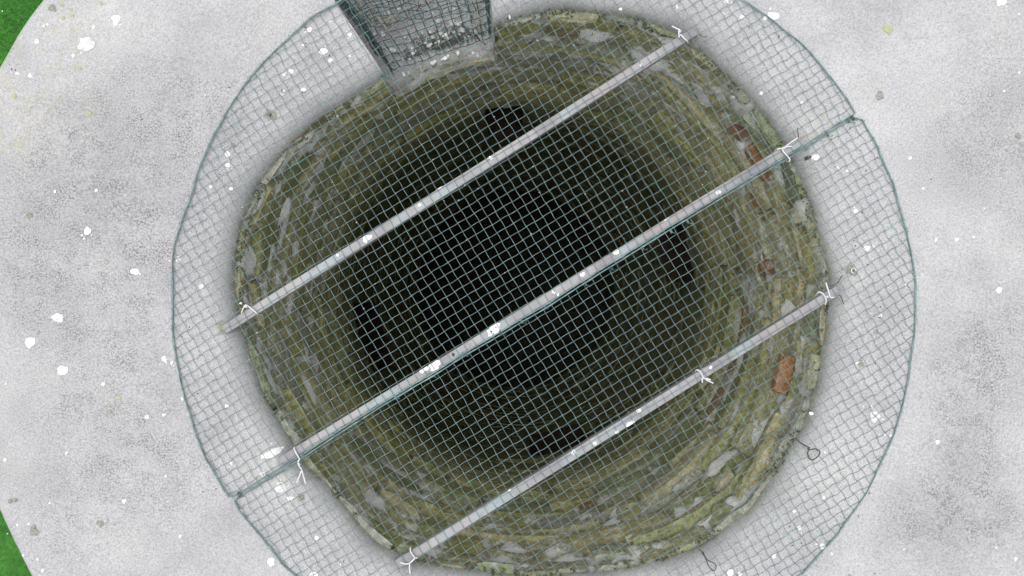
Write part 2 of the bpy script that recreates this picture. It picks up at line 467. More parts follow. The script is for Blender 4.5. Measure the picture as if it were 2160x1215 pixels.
# rubble courses
def stone_geo(a0, a1, zt, zb, prot, tone, big=False):
    jw = min(.020, (zt - zb) * .14) * (1 if zt > -2 else .6)
    ca = [[a0, zt], [a1, zt], [a0, zb], [a1, zb]]
    rm = shaft_r((a0 + a1) / 2, (zt + zb) / 2); ga = math.degrees(.009 / rm)
    c00 = (a0 + ga + rnd.uniform(0, .8), zt - .004 - rnd.uniform(0, 1.6) * jw); c10 = (a1 - ga - rnd.uniform(0, .8), zt - .004 - rnd.uniform(0, 1.6) * jw)
    c01 = (a0 + ga + rnd.uniform(0, .8), zb + .004 + rnd.uniform(0, 1.6) * jw); c11 = (a1 - ga - rnd.uniform(0, .8), zb + .004 + rnd.uniform(0, 1.6) * jw)
    nu, nv = (5, 3) if big else (4, 2)
    vs, fs = [], []
    tilt = rnd.uniform(-.03, .03); twist = rnd.uniform(-.03, .03); sd = rnd.uniform(0, 99)
    for j in range(nv + 1):
        for i in range(nu + 1):
            s_, t_ = i / nu, j / nv
            a = (c00[0] * (1 - s_) + c10[0] * s_) * (1 - t_) + (c01[0] * (1 - s_) + c11[0] * s_) * t_
            z = (c00[1] * (1 - s_) + c10[1] * s_) * (1 - t_) + (c01[1] * (1 - s_) + c11[1] * s_) * t_
            if 0 < i < nu and j in (0, nv): z += rnd.uniform(-.5, .5) * jw
            edge = i in (0, nu) or j in (0, nv); corner = i in (0, nu) and j in (0, nv)
            r = shaft_r(a, z) - prot + tilt * (t_ - .5) + twist * (s_ - .5) + .020 * mnoise.noise(Vector((a * .5, z * 9, sd)))
            if edge: r += .008
            if corner: r += .010
            vs.append(pol(a, r, z))
    W = nu + 1
    for j in range(nv):
        for i in range(nu):
            b = j * W + i; fs.append((b, b + W, b + W + 1, b + 1))
    border = [i for i in range(W)] + [j * W + nu for j in range(1, nv + 1)] + [nv * W + i for i in range(nu - 1, -1, -1)] + [j * W for j in range(nv - 1, 0, -1)]
    b0 = len(vs)
    for q in border:
        p = vs[q]; d = Vector((p.x - CX, p.y - CY, 0)).normalized(); vs.append(p + d * (prot + .055))
    nb = len(border)
    for i in range(nb):
        j = (i + 1) % nb; fs.append((border[i], border[j], b0 + j, b0 + i))
    return vs, fs
def blocked_free(intervals, a):
    for x, y in intervals:
        if x <= a < y: return y
    return None
stones = []
blocks = {}
z = RIMZ + .012; ci = 0
heights = []
zz = z
while zz > -14.0:
    h = rnd.choice((.05, .065, .08, .10, .13, .16)) if zz > -.95 else rnd.choice((.07, .10, .13, .17, .22)) if zz > -3 else rnd.choice((.22, .28, .34, .40))
    heights.append((zz, h)); zz -= h
for ci, (zt, h) in enumerate(heights):
    a = rnd.uniform(0, 10); end = a + 360; blk_ = sorted(blocks.get(ci, []))
    wav = lambda aa, zt=zt: .018 * math.sin(R_(aa) * 3 + zt * 2) * sstep(.1, .8, -zt)
    while a < end - 2:
        am = a % 360
        hop = None
        for x, y in blk_:
            for sh in (0, 360, -360):
                if x + sh <= a < y + sh - .01: hop = y + sh
        if hop: a = hop; continue
        L = rnd.uniform(.16, .60) if rnd.random() < .6 else rnd.uniform(.4, 1.05)
        if zt < -3: L *= 1.2
        if ci < 2: L = min(L, rnd.uniform(.2, .5))
        w = math.degrees(L / 1.6); b = min(a + w, end)
        if end - b < 3: b = end
        for x, y in blk_:
            for sh in (0, 360, -360):
                if a < x + sh < b: b = x + sh
        if b - a < 1.2: a = b; continue
        ztop = zt; zbot = zt - h
        tall = False
        if rnd.random() < .17 and ci + 1 < len(heights) and h + heights[ci + 1][1] < .36 and b - a > 5:
            nb_ = blocks.setdefault(ci + 1, [])
            if not any(x + s2 < b and y + s2 > a for x, y in nb_ for s2 in (0, 360, -360)):
                nb_.append((a, b)); zbot -= heights[ci + 1][1]; tall = True
        # keep clear of the notch and of the windows
        A0, A1 = a % 360, a % 360 + (b - a)
        skip = False; cuts = [(A0, A1)]
        if ztop > NZ - .01:
            nn = []
            for q0, q1 in cuts:
                for sh in (0, 360):
                    n0, n1 = NA - .3 + sh, NB + .3 + sh
                    if q0 < n1 and q1 > n0:
                        if q0 < n0: nn.append((q0, n0))
                        if q1 > n1: nn.append((n1, q1))
                        break
                else: nn.append((q0, q1))
            if zbot < NZ - .06 and nn != cuts:      # stone crossing the notch floor level: lower piece only
                nn2 = [(x, y, ztop) for x, y in nn]; nn2.append((max(A0, NA), min(A1, NB), NZ - .05)) if A0 < NB and A1 > NA else None
                cuts3 = nn2
            else: cuts3 = [(x, y, ztop) for x, y in nn]
        else: cuts3 = [(A0, A1, ztop)]
        fin = []
        for q0, q1, qt in cuts3:
            segs = [(q0, q1)]
            for w0, w1, wt, wb in WINS:
                if qt > wb + .02 and zbot < wt - .02:
                    ns = []
                    for s0, s1 in segs:
                        hit = False
                        for sh in (0, 360):
                            if s0 < w1 + sh and s1 > w0 + sh:
                                if s0 < w0 + sh: ns.append((s0, w0 + sh))
                                if s1 > w1 + sh: ns.append((w1 + sh, s1))
                                hit = True; break
                        if not hit: ns.append((s0, s1))
                    segs = ns
            fin += [(s0, s1, qt) for s0, s1 in segs]
        for s0, s1, qt in fin:
            if s1 - s0 < 1.0: continue
            mid = (s0 + s1) / 2 % 360
            tone = rnd.random() * .86
            rust = .02 if (mid > 320 or mid < 60) else .0
            if -zt < 1.6 and rnd.random() < rust: tone = rnd.uniform(.88, 1)
            if zt > -1.0 and 320 < (mid + 0) % 360 or mid < 50: tone = tone if tone > .86 else min(.6, .25 + tone * .5) if rnd.random() < .5 else tone
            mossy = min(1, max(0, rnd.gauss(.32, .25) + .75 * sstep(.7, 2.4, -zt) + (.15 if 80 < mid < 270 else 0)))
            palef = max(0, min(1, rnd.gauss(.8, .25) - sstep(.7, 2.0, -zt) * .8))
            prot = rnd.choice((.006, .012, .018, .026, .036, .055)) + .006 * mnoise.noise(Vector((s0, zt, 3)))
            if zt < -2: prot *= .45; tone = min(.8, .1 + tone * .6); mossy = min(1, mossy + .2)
            if ci == 0: prot = max(prot, .022); tone = rnd.choice((.36, .40, .68, .74, .80)); mossy = rnd.uniform(0, .25); palef = .7
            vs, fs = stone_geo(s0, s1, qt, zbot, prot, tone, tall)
            for q_ in vs:
                aq = math.atan2(q_.y - CY, q_.x - CX)
                q_.z += sstep(.12, .7, -q_.z) * (.075 * mnoise.noise(Vector((math.cos(aq) * 1.7, math.sin(aq) * 1.7, q_.z * .9))) + .025 * mnoise.noise(Vector((math.cos(aq) * 6, math.sin(aq) * 6, q_.z * 3)))) if not (NA - 2 < math.degrees(aq) < NB + 2 and q_.z > -1.1) else 0
            px = 1440 / (H - zt) ** 2 * 1.6
            stones.append((px * (qt - zbot) * (s1 - s0), vs, fs, (tone, mossy, palef), s1 - s0))
        a = b
def stone_at(px_, py_, tone_, md, pl):
    best = min((i for i in range(len(stones)) if stones[i][1][0].z < -.26 and stones[i][4] < (10.5 if tone_ > .86 else 17)), key=lambda i: sum((a_ - b_) ** 2 for a_, b_ in zip(to_px(sum(stones[i][1][:15], Vector()) / 15), (px_, py_))))
    for q_ in stones[best][1]:
        d_ = Vector((q_.x - CX, q_.y - CY, 0)).normalized() * .028; q_ -= d_ * .6
    stones[best] = (stones[best][0], stones[best][1], stones[best][2], (tone_, md, pl), stones[best][4])
for q in ((1625,745,1,-.2,.3),(1600,790,.97,-.2,.3),(1550,830,1,-.1,.3),(1600,395,.98,-.1,.5),(1570,235,.91,.2,1),(1170,95,.88,.1,.6),(1265,55,.9,.1,1),(1690,300,.98,.1,1),
          (1672,560,.95,.2,.8),(1200,1165,.90,.15,1),(640,490,.69,-.2,.0),(685,770,.90,-.1,.1),(1330,140,.6,-.1,1),(1530,430,.5,-.1,.2),(1695,590,.52,-.1,.3),(1640,640,.5,.1,1),
          (640,690,.24,.6,.1),(700,330,.24,.5,.2),(1400,330,.5,0,.2),(1560,940,.52,.1,1),(1540,1030,.45,0,1)):
    stone_at(*q)
order = sorted(range(len(stones)), key=lambda i: -stones[i][0])
big = set(order[:296])
jv, jf, ja = [], [], []
for i, (w, vs, fs, tn, _w) in enumerate(stones):
    if i in big:
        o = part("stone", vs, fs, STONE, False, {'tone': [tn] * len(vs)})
        if tn[0] > .88: o['label'] = "rust-brown stone set in the mossy shaft wall"
    else:
        b = len(jv); jv += vs; jf += [tuple(q + b for q in t_) for t_ in fs]; ja += [tn] * len(vs)
o = part("deep_stonework", jv, jf, STONE, False, {'tone': ja}); o['kind'] = 'stuff'
# moss clumps hanging at the foot of the concrete lip
v, f = [], []
for k in range(1500):
    a = rnd.uniform(0, 360)
    if NA - 1 < a < NB + 1 or fbm(a * .09, 4, 2, 1) < .0: continue
    z = RIMZ + rnd.gauss(.004, .014); r = rim_r(a) + rnd.uniform(-.035, .004); c0 = pol(a, r, z); b = len(v); s_ = rnd.uniform(.004, .013)
    for q in ((1, 0, 0), (-.5, .87, 0), (-.5, -.87, 0), (0, 0, 1)):
        v.append(c0 + Vector((q[0] + rnd.uniform(-.3, .3), q[1] + rnd.uniform(-.3, .3), q[2] * .8)) * s_)
    f += [(b, b + 1, b + 2), (b, b + 3, b + 1), (b + 1, b + 3, b + 2), (b + 2, b + 3, b)]
MOSS = plain("rim_moss", [(.035, .045, .02), (.09, .10, .045), (.16, .16, .10)], 30, .95)
o = part("rim_moss", v, f, MOSS); o['kind'] = 'stuff'

# ------------------------------------------------------------------ droppings, lichen and other marks
def blob(cx, cy, r, z, asp=1.0, rot=0, seed=0, ragged=.25, th=.0022, n=18):
    """raised irregular patch; returns verts and faces, in world coordinates; r in metres"""
    rg = random.Random(seed); vs = [(cx, cy, z + th)]; fs = []
    ph = [rg.uniform(0, 6.28) for _ in range(4)]
    for ring, (k, h) in enumerate(((.62, th), (1.0, 0.0002))):
        for i in range(n):
            a = 2 * math.pi * i / n
            rr = r * k * (1 + ragged * (math.sin(2 * a + ph[0]) * .5 + math.sin(3 * a + ph[1]) * .5 + math.sin(5 * a + ph[2]) * .45 + math.sin(8 * a + ph[3]) * .35) + rg.uniform(-.1, .1))
            x = rr * math.cos(a) * asp; y = rr * math.sin(a)
            vs.append((cx + x * math.cos(rot) - y * math.sin(rot), cy + x * math.sin(rot) + y * math.cos(rot), z + h))
    for i in range(n):
        j = (i + 1) % n; fs.append((0, 1 + i, 1 + j)); fs.append((1 + i, 1 + n + i, 1 + n + j, 1 + j))
    return vs, fs
def sub(name, vs, fs, mat, parent, smooth=True):
    o = mesh_obj(name, [Vector(q) + TW for q in vs], fs, mat, parent, smooth); return o
def cap_z(x, y):
    a = math.degrees(math.atan2(y - CY, x - CX)) % 360; r = math.hypot(x - CX, y - CY); d = r - rim_r(a)
    if d >= LIPW: return CAPZ + .004 * fbm(x, y, 2, 1.6) + .0015
    t = max(.02, d) / LIPW; return RIMZ + LIPH * math.sqrt(max(0, 1 - (1 - t) ** 2)) + .003
drops = [(182,93,16,1.2),(245,40,9,1.2),(243,51,5,1),(78,88,6,.8),(92,55,4,1),(100,52,3,1),(37,155,4,1),(64,160,5,1),(204,402,4,1),(185,487,9,1),(64,722,12,1),
 (132,781,12,1),(122,670,10,1.4),(285,573,8,1.2),(347,757,7,.8),(363,765,5,.7),(376,547,8,.7),(572,1185,9,1),(346,875,4,1),(310,880,4,1.4),(80,1180,4,1),
 (90,1203,4,1),(50,1171,3,1),(653,63,6,1),(697,45,4,1.2),(738,73,5,1),(682,108,8,1.2),(697,127,5,1),(640,190,5,1.6),(480,325,7,1),(480,348,6,1.3),
 (614,151,6,1),(600,157,4,1.6),(738,118,3,1),(445,393,4,1),(487,398,4,1),(600,192,3,1),(1632,33,8,1.8),(1614,38,5,1),(1565,36,5,1),(1524,28,3,1),(1530,0,9,.7),(1610,193,4,1),
 (1722,331,7,1.3),(1766,355,5,1),(1787,360,4,1),(1805,445,5,1),(1828,524,6,1.3),(1842,520,4,1),(2018,505,4,1.2),(2107,612,7,1),(1857,666,4,1),(1845,878,12,1),
 (1720,876,4,1.5),(1737,1050,4,1),(1977,932,5,1),(1735,1153,8,1.1),(1686,1113,5,1),(1675,1078,4,1),(1632,1172,6,.8),(1649,1087,3,1),(1540,1207,8,1.1),(1560,1210,5,1),(2142,1179,4,1),
 (2100,1155,3,1),(1920,333,4,1),(2118,192,3,1),(2150,153,3,1),(2149,30,3,1),(2112,4,9,1.3),(479,857,5,1),(572,957,9,2.6),(592,1028,12,1.2),(612,1051,5,1.5),
 (668,1135,6,.8),(662,1212,8,1.2),(510,1078,6,.8),(720,1190,3,1),(555,1000,5,1.4),(1910,600,3,1),(12,810,3,1),(218,810,4,1.2),(37,1107,3,1),(61,1105,3,1),(10,970,5,.8),(1808,765,4,1),
 (640,95,3,1),(1850,700,4,1.2),(1428,15,5,.6),(1312,11,4,1),(1075,28,5,.4),(500,640,3,1),(425,605,7,.8)]
for i, (x, y, r, asp) in enumerate(drops):
    p = P(x, y, CAPZ); vs, fs = blob(p.x, p.y, r * S * .90, 0, asp, rnd.uniform(-.6, .9), i + 5, .17, .002)
    vs = [(q[0], q[1], cap_z(q[0], q[1]) + q[2]) for q in vs]
    sub("dropping_splat", vs, fs, SPLAT if i % 4 else SPLAT2, cap)
    for k in range(rnd.choice((0, 1, 2, 3)) if r > 4 else 0):
        a = rnd.uniform(0, 6.28); d = r * rnd.uniform(1.3, 2.4) * S
        vs, fs = blob(p.x + d * math.cos(a), p.y + d * math.sin(a), r * S * rnd.uniform(.10, .26), 0, 1.3, a, i * 9 + k, .3, .0015, 8)
        vs = [(q[0], q[1], cap_z(q[0], q[1]) + q[2]) for q in vs]
        sub("dropping_splat", vs, fs, SPLAT, cap)
for i in range(150):   # flecks
    a = rnd.uniform(0, 360); r = rim_r(a) + LIPW + rnd.uniform(0, 1) ** .8 * (out_r(a) - rim_r(a) - LIPW - .05)
    if NA - 2 < a < NB + 2: continue
    p = pol(a, r, 0)
    if i < 0: continue
    vs, fs = blob(p.x, p.y, rnd.uniform(.003, .0075), 0, rnd.uniform(.8, 1.8), a, i, .3, .0012, 8)
    vs = [(q[0], q[1], cap_z(q[0], q[1]) + q[2]) for q in vs]
    if i < 55: sub("dropping_splat", vs, fs, SPLAT if i % 2 else SPLAT2, cap)
for i, (x, y, r, mt) in enumerate([(570,243,12,LICHEN),(877,155,0,None),(1708,331,5,SPLATD),(1873,62,9,YLICH),(1856,202,9,LICHEN),(110,17,8,LICHEN),(130,9,4,YLICH),(153,33,4,YLICH),(133,37,4,YLICH),
        (188,240,5,YLICH),(250,838,5,YLICH),(231,852,3,YLICH),(212,1104,7,LICHEN),(72,1120,10,LICHEN),(22,1057,5,LICHEN),(262,1057,5,PEB),(62,454,6,LICHEN),(1798,570,11,LICHEN),(1816,767,7,LICHEN),
        (2147,287,6,LICHEN),(213,7,4,YLICH),(30,203,5,YLICH),(492,306,5,LICHEN),(1848,700,5,LICHEN),(635,1050,7,LICHEN),(470,692,14,MORT2),(33,1055,4,LICHEN),(855,250,0,None),(150,20,3,YLICH),(170,145,3,YLICH)]):
    if not r: continue
    p = P(x, y, CAPZ); vs, fs = blob(p.x, p.y, r * S, 0, 1, i, i + 400, .25, .004 if mt in (LICHEN, MORT2) else .0015)
    vs = [(q[0], q[1], cap_z(q[0], q[1]) + q[2] + .0005) for q in vs]
    sub("lichen_patch" if mt in (LICHEN, YLICH) else "dark_spot" if mt is SPLATD else "mortar_dab", vs, fs, mt, cap)
# droppings and lichen in the notch
for i, (x, y, r) in enumerate([(877,157,9),(892,146,8)]):
    p = P(x, y, NZ); vs, fs = blob(p.x, p.y, r * S * 1.2, NZ + .006, 1, i, i + 70, .25, .006)
    sub("lichen_patch", vs, fs, LICHEN, cap)
for i, (x, y, r, asp) in enumerate([(914,132,5,1.2),(966,112,5,.7),(852,158,5,.45),(862,155,4,.5),(828,106,6,.8),(808,73,5,1),(817,28,6,1),(923,45,4,.7),(953,45,5,1),(968,50,6,1.3),(945,75,7,1),
        (1008,118,3,.5),(998,112,3,1),(870,105,4,1),(850,125,4,.8),(790,72,4,1.2),(1003,67,4,1),(912,28,3,1),(958,20,3,1),(985,80,5,1),(840,20,4,1.3),(815,5,6,1),(1055,30,4,.5),(940,122,4,2.2)]):
    p = P(x, y, NZ); vs, fs = blob(p.x, p.y, r * S * 1.25, NZ + .006, asp, .4, i + 90, .3, .003)
    sub("dropping_splat", vs, fs, SPLAT if i % 3 else SPLAT2, cap)

# anchor bolt in its mortar dab
b0 = P(570, 243, CAPZ); g = G(); g.tube([b0 + Vector((0, 0, 0)), b0 + Vector((0, 0, .022))], .0085, 8)
tag(g.obj("anchor_bolt", DWIRE, None, False), "small dark bolt standing in a round grey mortar patch left of the opening", 'bolt')
b0 = P(1799, 571, CAPZ); g = G(); g.tube([b0 + Vector((math.cos(t_ * .63) * .012, math.sin(t_ * .63) * .014, .008)) for t_ in range(10)], .0035, 5, True)
tag(g.obj("anchor_ring", SPLAT2), "small pale ring on a lichen patch right of the opening", 'ring')

# ------------------------------------------------------------------ support tubes
def box_tube(name, a, b, label, seed, w=.050, h=.050, top=-.0065):
    A = P(*a, top); B = P(*b, top); d = (B - A).normalized(); L = (B - A).length; root = empty(name, (A.x, A.y, top - h))
    root.rotation_euler = (0, 0, math.atan2(d.y, d.x)); tag(root, label, 'metal tube', 'steel tubes carrying the wire mesh')
    # local: x along, rounded square hollow section
    prof_ = []; rr = .005
    for cx_, cz_, s0 in ((w / 2 - rr, h - rr, 0), (-w / 2 + rr, h - rr, 90), (-w / 2 + rr, rr, 180), (w / 2 - rr, rr, 270)):
        for k in range(4):
            an = R_(s0 + k * 30); prof_.append((cx_ + rr * math.cos(an), cz_ + rr * math.sin(an)))
    inner = [(y * .86, (z - h / 2) * .86 + h / 2) for y, z in prof_]
    n_ = len(prof_); NS = 40; vs = []; fs = []
    for k in range(NS + 1):
        x = L * k / NS; bow = .0015 * math.sin(k / NS * math.pi * 2 + seed)
        for y, z in prof_: vs.append((x, y + bow, z))
    for k in range(NS):
        for q in range(n_):
            q2 = (q + 1) % n_; fs.append((k * n_ + q, (k + 1) * n_ + q, (k + 1) * n_ + q2, k * n_ + q2))
    for x, e in ((0, 0), (L, NS)):
        b_ = len(vs)
        for y, z in inner: vs.append((x, y, z))
        i2 = len(vs)
        for y, z in inner: vs.append((x + (.12 if e == 0 else -.12), y, z))
        for q in range(n_):
            q2 = (q + 1) % n_; o_ = e * n_
            fs.append((o_ + q, o_ + q2, b_ + q2, b_ + q)); fs.append((b_ + q, b_ + q2, i2 + q2, i2 + q))
        fs.append(tuple(range(i2, i2 + n_)))
    t_ = mesh_obj("tube_body", vs, fs, STEEL, root)
    t_.data.polygons.foreach_set('use_smooth', [False] * len(t_.data.polygons))
    return root, A, d, top
def on_tube(tb, x, y, r, asp=1.0, mat=None, seed=0):
    root, A, d, top = tb; p = P(x, y, top) - A; lx = p.dot(d); ly = p.dot(Vector((-d.y, d.x, 0)))
    r *= S; vs, fs = blob(lx, ly, r, .0502, asp, rnd.uniform(-.5, .5), seed, .25, .0018, 16)
    vs = [(q[0], max(-.0247, min(.0247, q[1])), q[2]) for q in vs]
    mesh_obj("dropping_splat", vs, fs, mat or SPLAT, root, True)
T1 = box_tube("support_tube", (472.6, 696), (1467.4, 65), "upper left of the three grey square steel tubes, ending at a green mortar dab", 1)
T2 = box_tube("support_tube", (592, 974), (1688, 299), "middle grey steel tube under the mesh seam, with large white bird droppings", 2)
T3 = box_tube("support_tube", (835, 1193), (1768, 612), "lowest of the three grey steel tubes, tied with three white cords", 3)
for i, (x, y, r, asp) in enumerate([(1043,695,12,1.2),(1036,703,7,1),(917,771,12,1.1),(898,777,6,.9),(890,783,5,1),(1168,616,5,.6),(1177,623,4,.7),(1229,579,5,1),(1300,531,6,1.2),(1515,406,5,1),(1405,462,3,2)]):
    on_tube(T2, x, y, r, asp, None, i)
for x, y, r in ((1046,690,2.5),(1041,704,2),(956,748,3.5),(893,771,1.5)): on_tube(T2, x, y, r, 1, SPLATD, int(x))
for i, (x, y, r, asp) in enumerate([(1035,333,4,1),(885,432,3.5,1),(775,502,6,1.6),(770,508,4,1),(712,538,3,1),(1352,137,3,1),(925,395,4,2)]): on_tube(T1, x, y, r, asp, None, i + 50)
for i, (x, y, r, asp) in enumerate([(1347,866,5,1),(1330,895,6,1.6),(1302,912,4,1),(1210,954,5,1),(1255,935,4,1),(1074,1033,4,1),(1500,775,4,1)]): on_tube(T3, x, y, r, asp, None, i + 90)

# ------------------------------------------------------------------ wire mesh panels
PITCH = 20.17 * S; TH = 31.05
DA = Vector((math.cos(R_(TH)), math.sin(R_(TH)), 0)); DB = Vector((DA.y, -DA.x, 0))      # DB points down-right
up_px = [(492,1048),(480,1050),(470,1036),(460,1017),(433,967),(413,920),(400,877),(388,840),(378,803),(371,770),(362,723),(360,650),(360,587),(367,517),(380,467),(401,403),(417,350),
   (447,287),(487,220),(530,157),(590,93),(650,40),(717,3),(800,-48),(900,-95),(1010,-130),(1147,-146),(1290,-125),(1400,-92),(1490,-48),(1573,0),(1630,42),(1677,77),(1707,107),
   (1733,137),(1760,173),(1787,207),(1807,238),(1802,243),(1744,278),(1440,461),(1140,650.5),(1000,732.5),(800,855),(578,995)]
lo_px = [(1806,247),(1823,251),(1837,277),(1855,308),(1870,343),(1890,387),(1902,430),(1917,483),(1928,550),(1935,600),(1936,667),(1930,737),(1917,810),(1902,870),(1887,913),(1860,977),
   (1833,1040),(1793,1100),(1770,1133),(1730,1175),(1697,1212),(1610,1275),(1500,1330),(1350,1378),(1147,1398),(950,1378),(800,1328),(700,1270),(620,1213),(590,1187),(567,1157),
   (547,1133),(520,1103),(500,1077),(492,1060),(500,1051),(580,1001),(800,861),(1000,739),(1140,657),(1440,467.5),(1744,285)]
def sag(x, y):
    r = math.hypot(x - CX, y - CY); k = sstep(1.55, 1.95, r); a = math.degrees(math.atan2(y - CY, x - CX))
    return -.0125 * k + .004 * k * (1 - sstep(1.9, 1.98, r)) * (1 + fbm(x, y, 3, 3)) - .0 
def warp(x, y):
    r = math.hypot(x - CX, y - CY); k = .003 + .006 * sstep(1.5, 1.95, r)
    return x + k * fbm(x, y, 11, 2.4) * 1.3, y + k * fbm(x, y, 23, 2.4) * 1.3
def wire_pts(p0, d, t0, t1, fam, idx, off=(0, 0)):
    n_ = max(2, int(math.ceil((t1 - t0) / (PITCH / 2)))); pts = []
    per = Vector((-d.y, d.x, 0))
    edgek = .0012 if fam == 'A' else .0016
    for k in range(n_ + 1):
        t = t0 + (t1 - t0) * k / n_; p = p0 + d * t
        r = math.hypot(p.x - CX, p.y - CY)
        q = t / PITCH; kk = sstep(1.4, 1.9, r)
        p = p + per * (edgek * (1 + 2.2 * kk) * math.sin(math.pi * q * 1.0 + idx * math.pi) + .0007 * math.sin(q * 2.3 + idx))
        x, y = warp(p.x, p.y); z = sag(x, y) + .0021 * math.cos(math.pi * (q + idx)) * (1 if fam == 'A' else -1)
        pts.append(Vector((x, y, z)))
    return pts
def clip(poly, p0, d):
    ts = []
    per = Vector((-d.y, d.x, 0)); n_ = len(poly)
    for i in range(n_):
        a, b = poly[i] - p0, poly[(i + 1) % n_] - p0
        da, db = a.dot(per), b.dot(per)
        if (da > 0) != (db > 0):
            u = da / (da - db); ts.append((a + (b - a) * u).dot(d))
    ts.sort(); return [(ts[i], ts[i + 1]) for i in range(0, len(ts) - 1, 2) if ts[i + 1] - ts[i] > .015]
def panel(label, px, origin, seed, th=TH):
    poly = [P(x, y) for x, y in px]
    da = Vector((math.cos(R_(th)), math.sin(R_(th)), 0)); db = Vector((da.y, -da.x, 0))
    c0 = P(*origin); root = empty("wire_mesh_panel", (c0.x, c0.y, 0)); tag(root, label, 'wire mesh', 'two halves of the mesh cover'); sh = -Vector((c0.x, c0.y, 0))
    rs = random.Random(seed)
    for fam, d, e in (('A', da, db), ('B', db, da)):
        for i in range(-70, 71):
            p0 = c0 + e * (PITCH * i)
            for t0, t1 in clip(poly, p0, d):
                pts = wire_pts(p0, d, t0 - rs.uniform(.003, .012), t1 + rs.uniform(.003, .012), fam, i)
                g = G(); g.tube([p + sh for p in pts], .00145, 4); g.obj("wire", WIRE, root)
    ring = []
    for i in range(len(poly)):
        a, b = poly[i], poly[(i + 1) % len(poly)]; n_ = max(1, int((b - a).length / .03))
        for k in range(n_): ring.append(a + (b - a) * k / n_)
    for nm, rad, dz, wob, so_ in (("rim_rod", .0037, -.001, .0012, 0), ("rim_strand", .0024, .004, .0055, 3)):
        pts = []
        for k, p in enumerate(ring):
            x, y = p.x + wob * fbm(p.x, p.y, 5 + so_, 6), p.y + wob * fbm(p.x, p.y, 9 + so_, 6)
            x, y = warp(x, y) if so_ == 0 else warp(x * (1 - .0022) + CX * .0022, y * .9978 + CY * .0022)
            pts.append(Vector((x, y, sag(x, y) + dz)) + sh)
        g = G(); g.tube(pts, rad, 6, True); g.obj(nm, WIRE, root)
    return root, sh
UP = panel("upper left half of the green wire mesh cover, above the seam", up_px, (1006.85, 539.9), 4)
LO = panel("lower right half of the green wire mesh cover, below the seam", lo_px, (1141, 761), 6)
# binding wires twisted round the two seam rods
for i, (x, y) in enumerate([(505,1042),(565,1005),(640,960),(705,918),(760,885),(835,838),(907,792),(978,748),(1056,703),(1100,677),(1150,648),(1235,598),(1290,566),(1355,523),(1415,487),(1450,467),(1512,430),(1580,388),(1637,353),(1700,312),(1745,283),(1790,255),(1799,249)]):
    g = G(); c0 = P(x, y); pts = []; turns = rnd.choice((2, 3, 3)); w = rnd.uniform(.008, .016)
    for k in range(turns * 8 + 1):
        a = k / 8 * 2 * math.pi
        pts.append(c0 + DA * (w * (k / (turns * 8) - .5)) + DB * (.0135 * math.cos(a)) + Vector((0, 0, .0085 * math.sin(a))))
    e = pts[-1]; pts += [e + DA * .006 + DB * rnd.uniform(-.005, .012) + Vector((0, 0, .004)), e + DA * rnd.uniform(.005, .02) + DB * rnd.uniform(-.008, .018) + Vector((0, 0, .006))]
    g.tube([p + UP[1] for p in pts], .0014, 4); g.obj("binding_wire", DWIRE if i in (0, 21, 22) or i % 4 == 0 else WIRE, UP[0])
# dropping flecks on the wires
rs = random.Random(12)
v, f = [], []
for k in range(150):
    i, j = rs.randint(-34, 34), rs.randint(-30, 8)
    q = rs.random()
    p = P(1006.85, 539.9) + (DA * PITCH * (i + q) + DB * PITCH * j if rs.random() < .5 else DA * PITCH * i + DB * PITCH * (j + q))
    if math.hypot(p.x - CX, p.y - CY) > 1.7 or DB.dot(p - P(1000, 725)) > 0: continue
    b = len(v); s1, s2 = rs.uniform(.002, .007), rs.uniform(.0015, .0028)
    for q_ in ((s1, 0, .0), (0, s2, 0), (-s1, 0, 0), (0, -s2, 0), (0, 0, .003)):
        v.append(p + UP[1] + DA * q_[0] + DB * q_[1] + Vector((0, 0, q_[2] + .004)))
    f += [(b, b + 1, b + 4), (b + 1, b + 2, b + 4), (b + 2, b + 3, b + 4), (b + 3, b, b + 4)]
o = mesh_obj("dropping_flecks", v, f, SPLAT2, UP[0]); o['kind'] = 'stuff'

# ------------------------------------------------------------------ mesh basket in the notch
zb = NZ + .03
front_l = P(829, 148, zb); front_r = P(1034, 80, zb)
dl = (pol(123.2, 2.93, zb) - front_l).normalized(); dr = Vector((-.135, .99, 0)).normalized()
basket = empty("mesh_basket", (front_l.x, front_l.y, zb)); tag(basket, "dark green wire basket holding twigs and droppings in the notch", 'wire basket')
SHB = -Vector((front_l.x, front_l.y, zb))
def sheet(c00, c10, c01, c11, nu, nv, amp=.006, seed=0, extra=.01):
    def pt(s_, t_):
        p = c00 * (1 - s_) * (1 - t_) + c10 * s_ * (1 - t_) + c01 * (1 - s_) * t_ + c11 * s_ * t_
        return p + Vector((fbm(s_ * 3, t_ * 3, seed, 1.7), fbm(s_ * 3, t_ * 3, seed + 9, 1.7), fbm(s_ * 3, t_ * 3, seed + 5, 1.7))) * amp
    for i in range(nu + 1):
        g = G(); g.tube([pt(i / nu, k / (nv * 2)) + SHB + Vector((0, 0, .002 * (-1) ** (k // 2 + i))) for k in range(nv * 2 + 1)], .0028, 4); g.obj("wire", DWIRE, basket)
    for j in range(nv + 1):
        g = G(); g.tube([pt(k / (nu * 2), j / nv) + SHB + Vector((0, 0, -.002 * (-1) ** (k // 2 + j))) for k in range(nu * 2 + 1)], .0028, 4); g.obj("wire", DWIRE, basket)
LN = 1.25
bl, br = front_l + dl * LN, front_r + dr * LN
sheet(front_l, front_r, bl, br, 13, 25, .012, 1)
zt_ = Vector((0, 0, .80)); lean = Vector((-.02, -.01, 0))
sheet(front_l, front_l + zt_ + lean, bl, bl + zt_ + lean, 16, 25, .04, 2)
sheet(front_r, front_r + zt_ - lean, br, br + zt_ - lean, 16, 25, .012, 3)
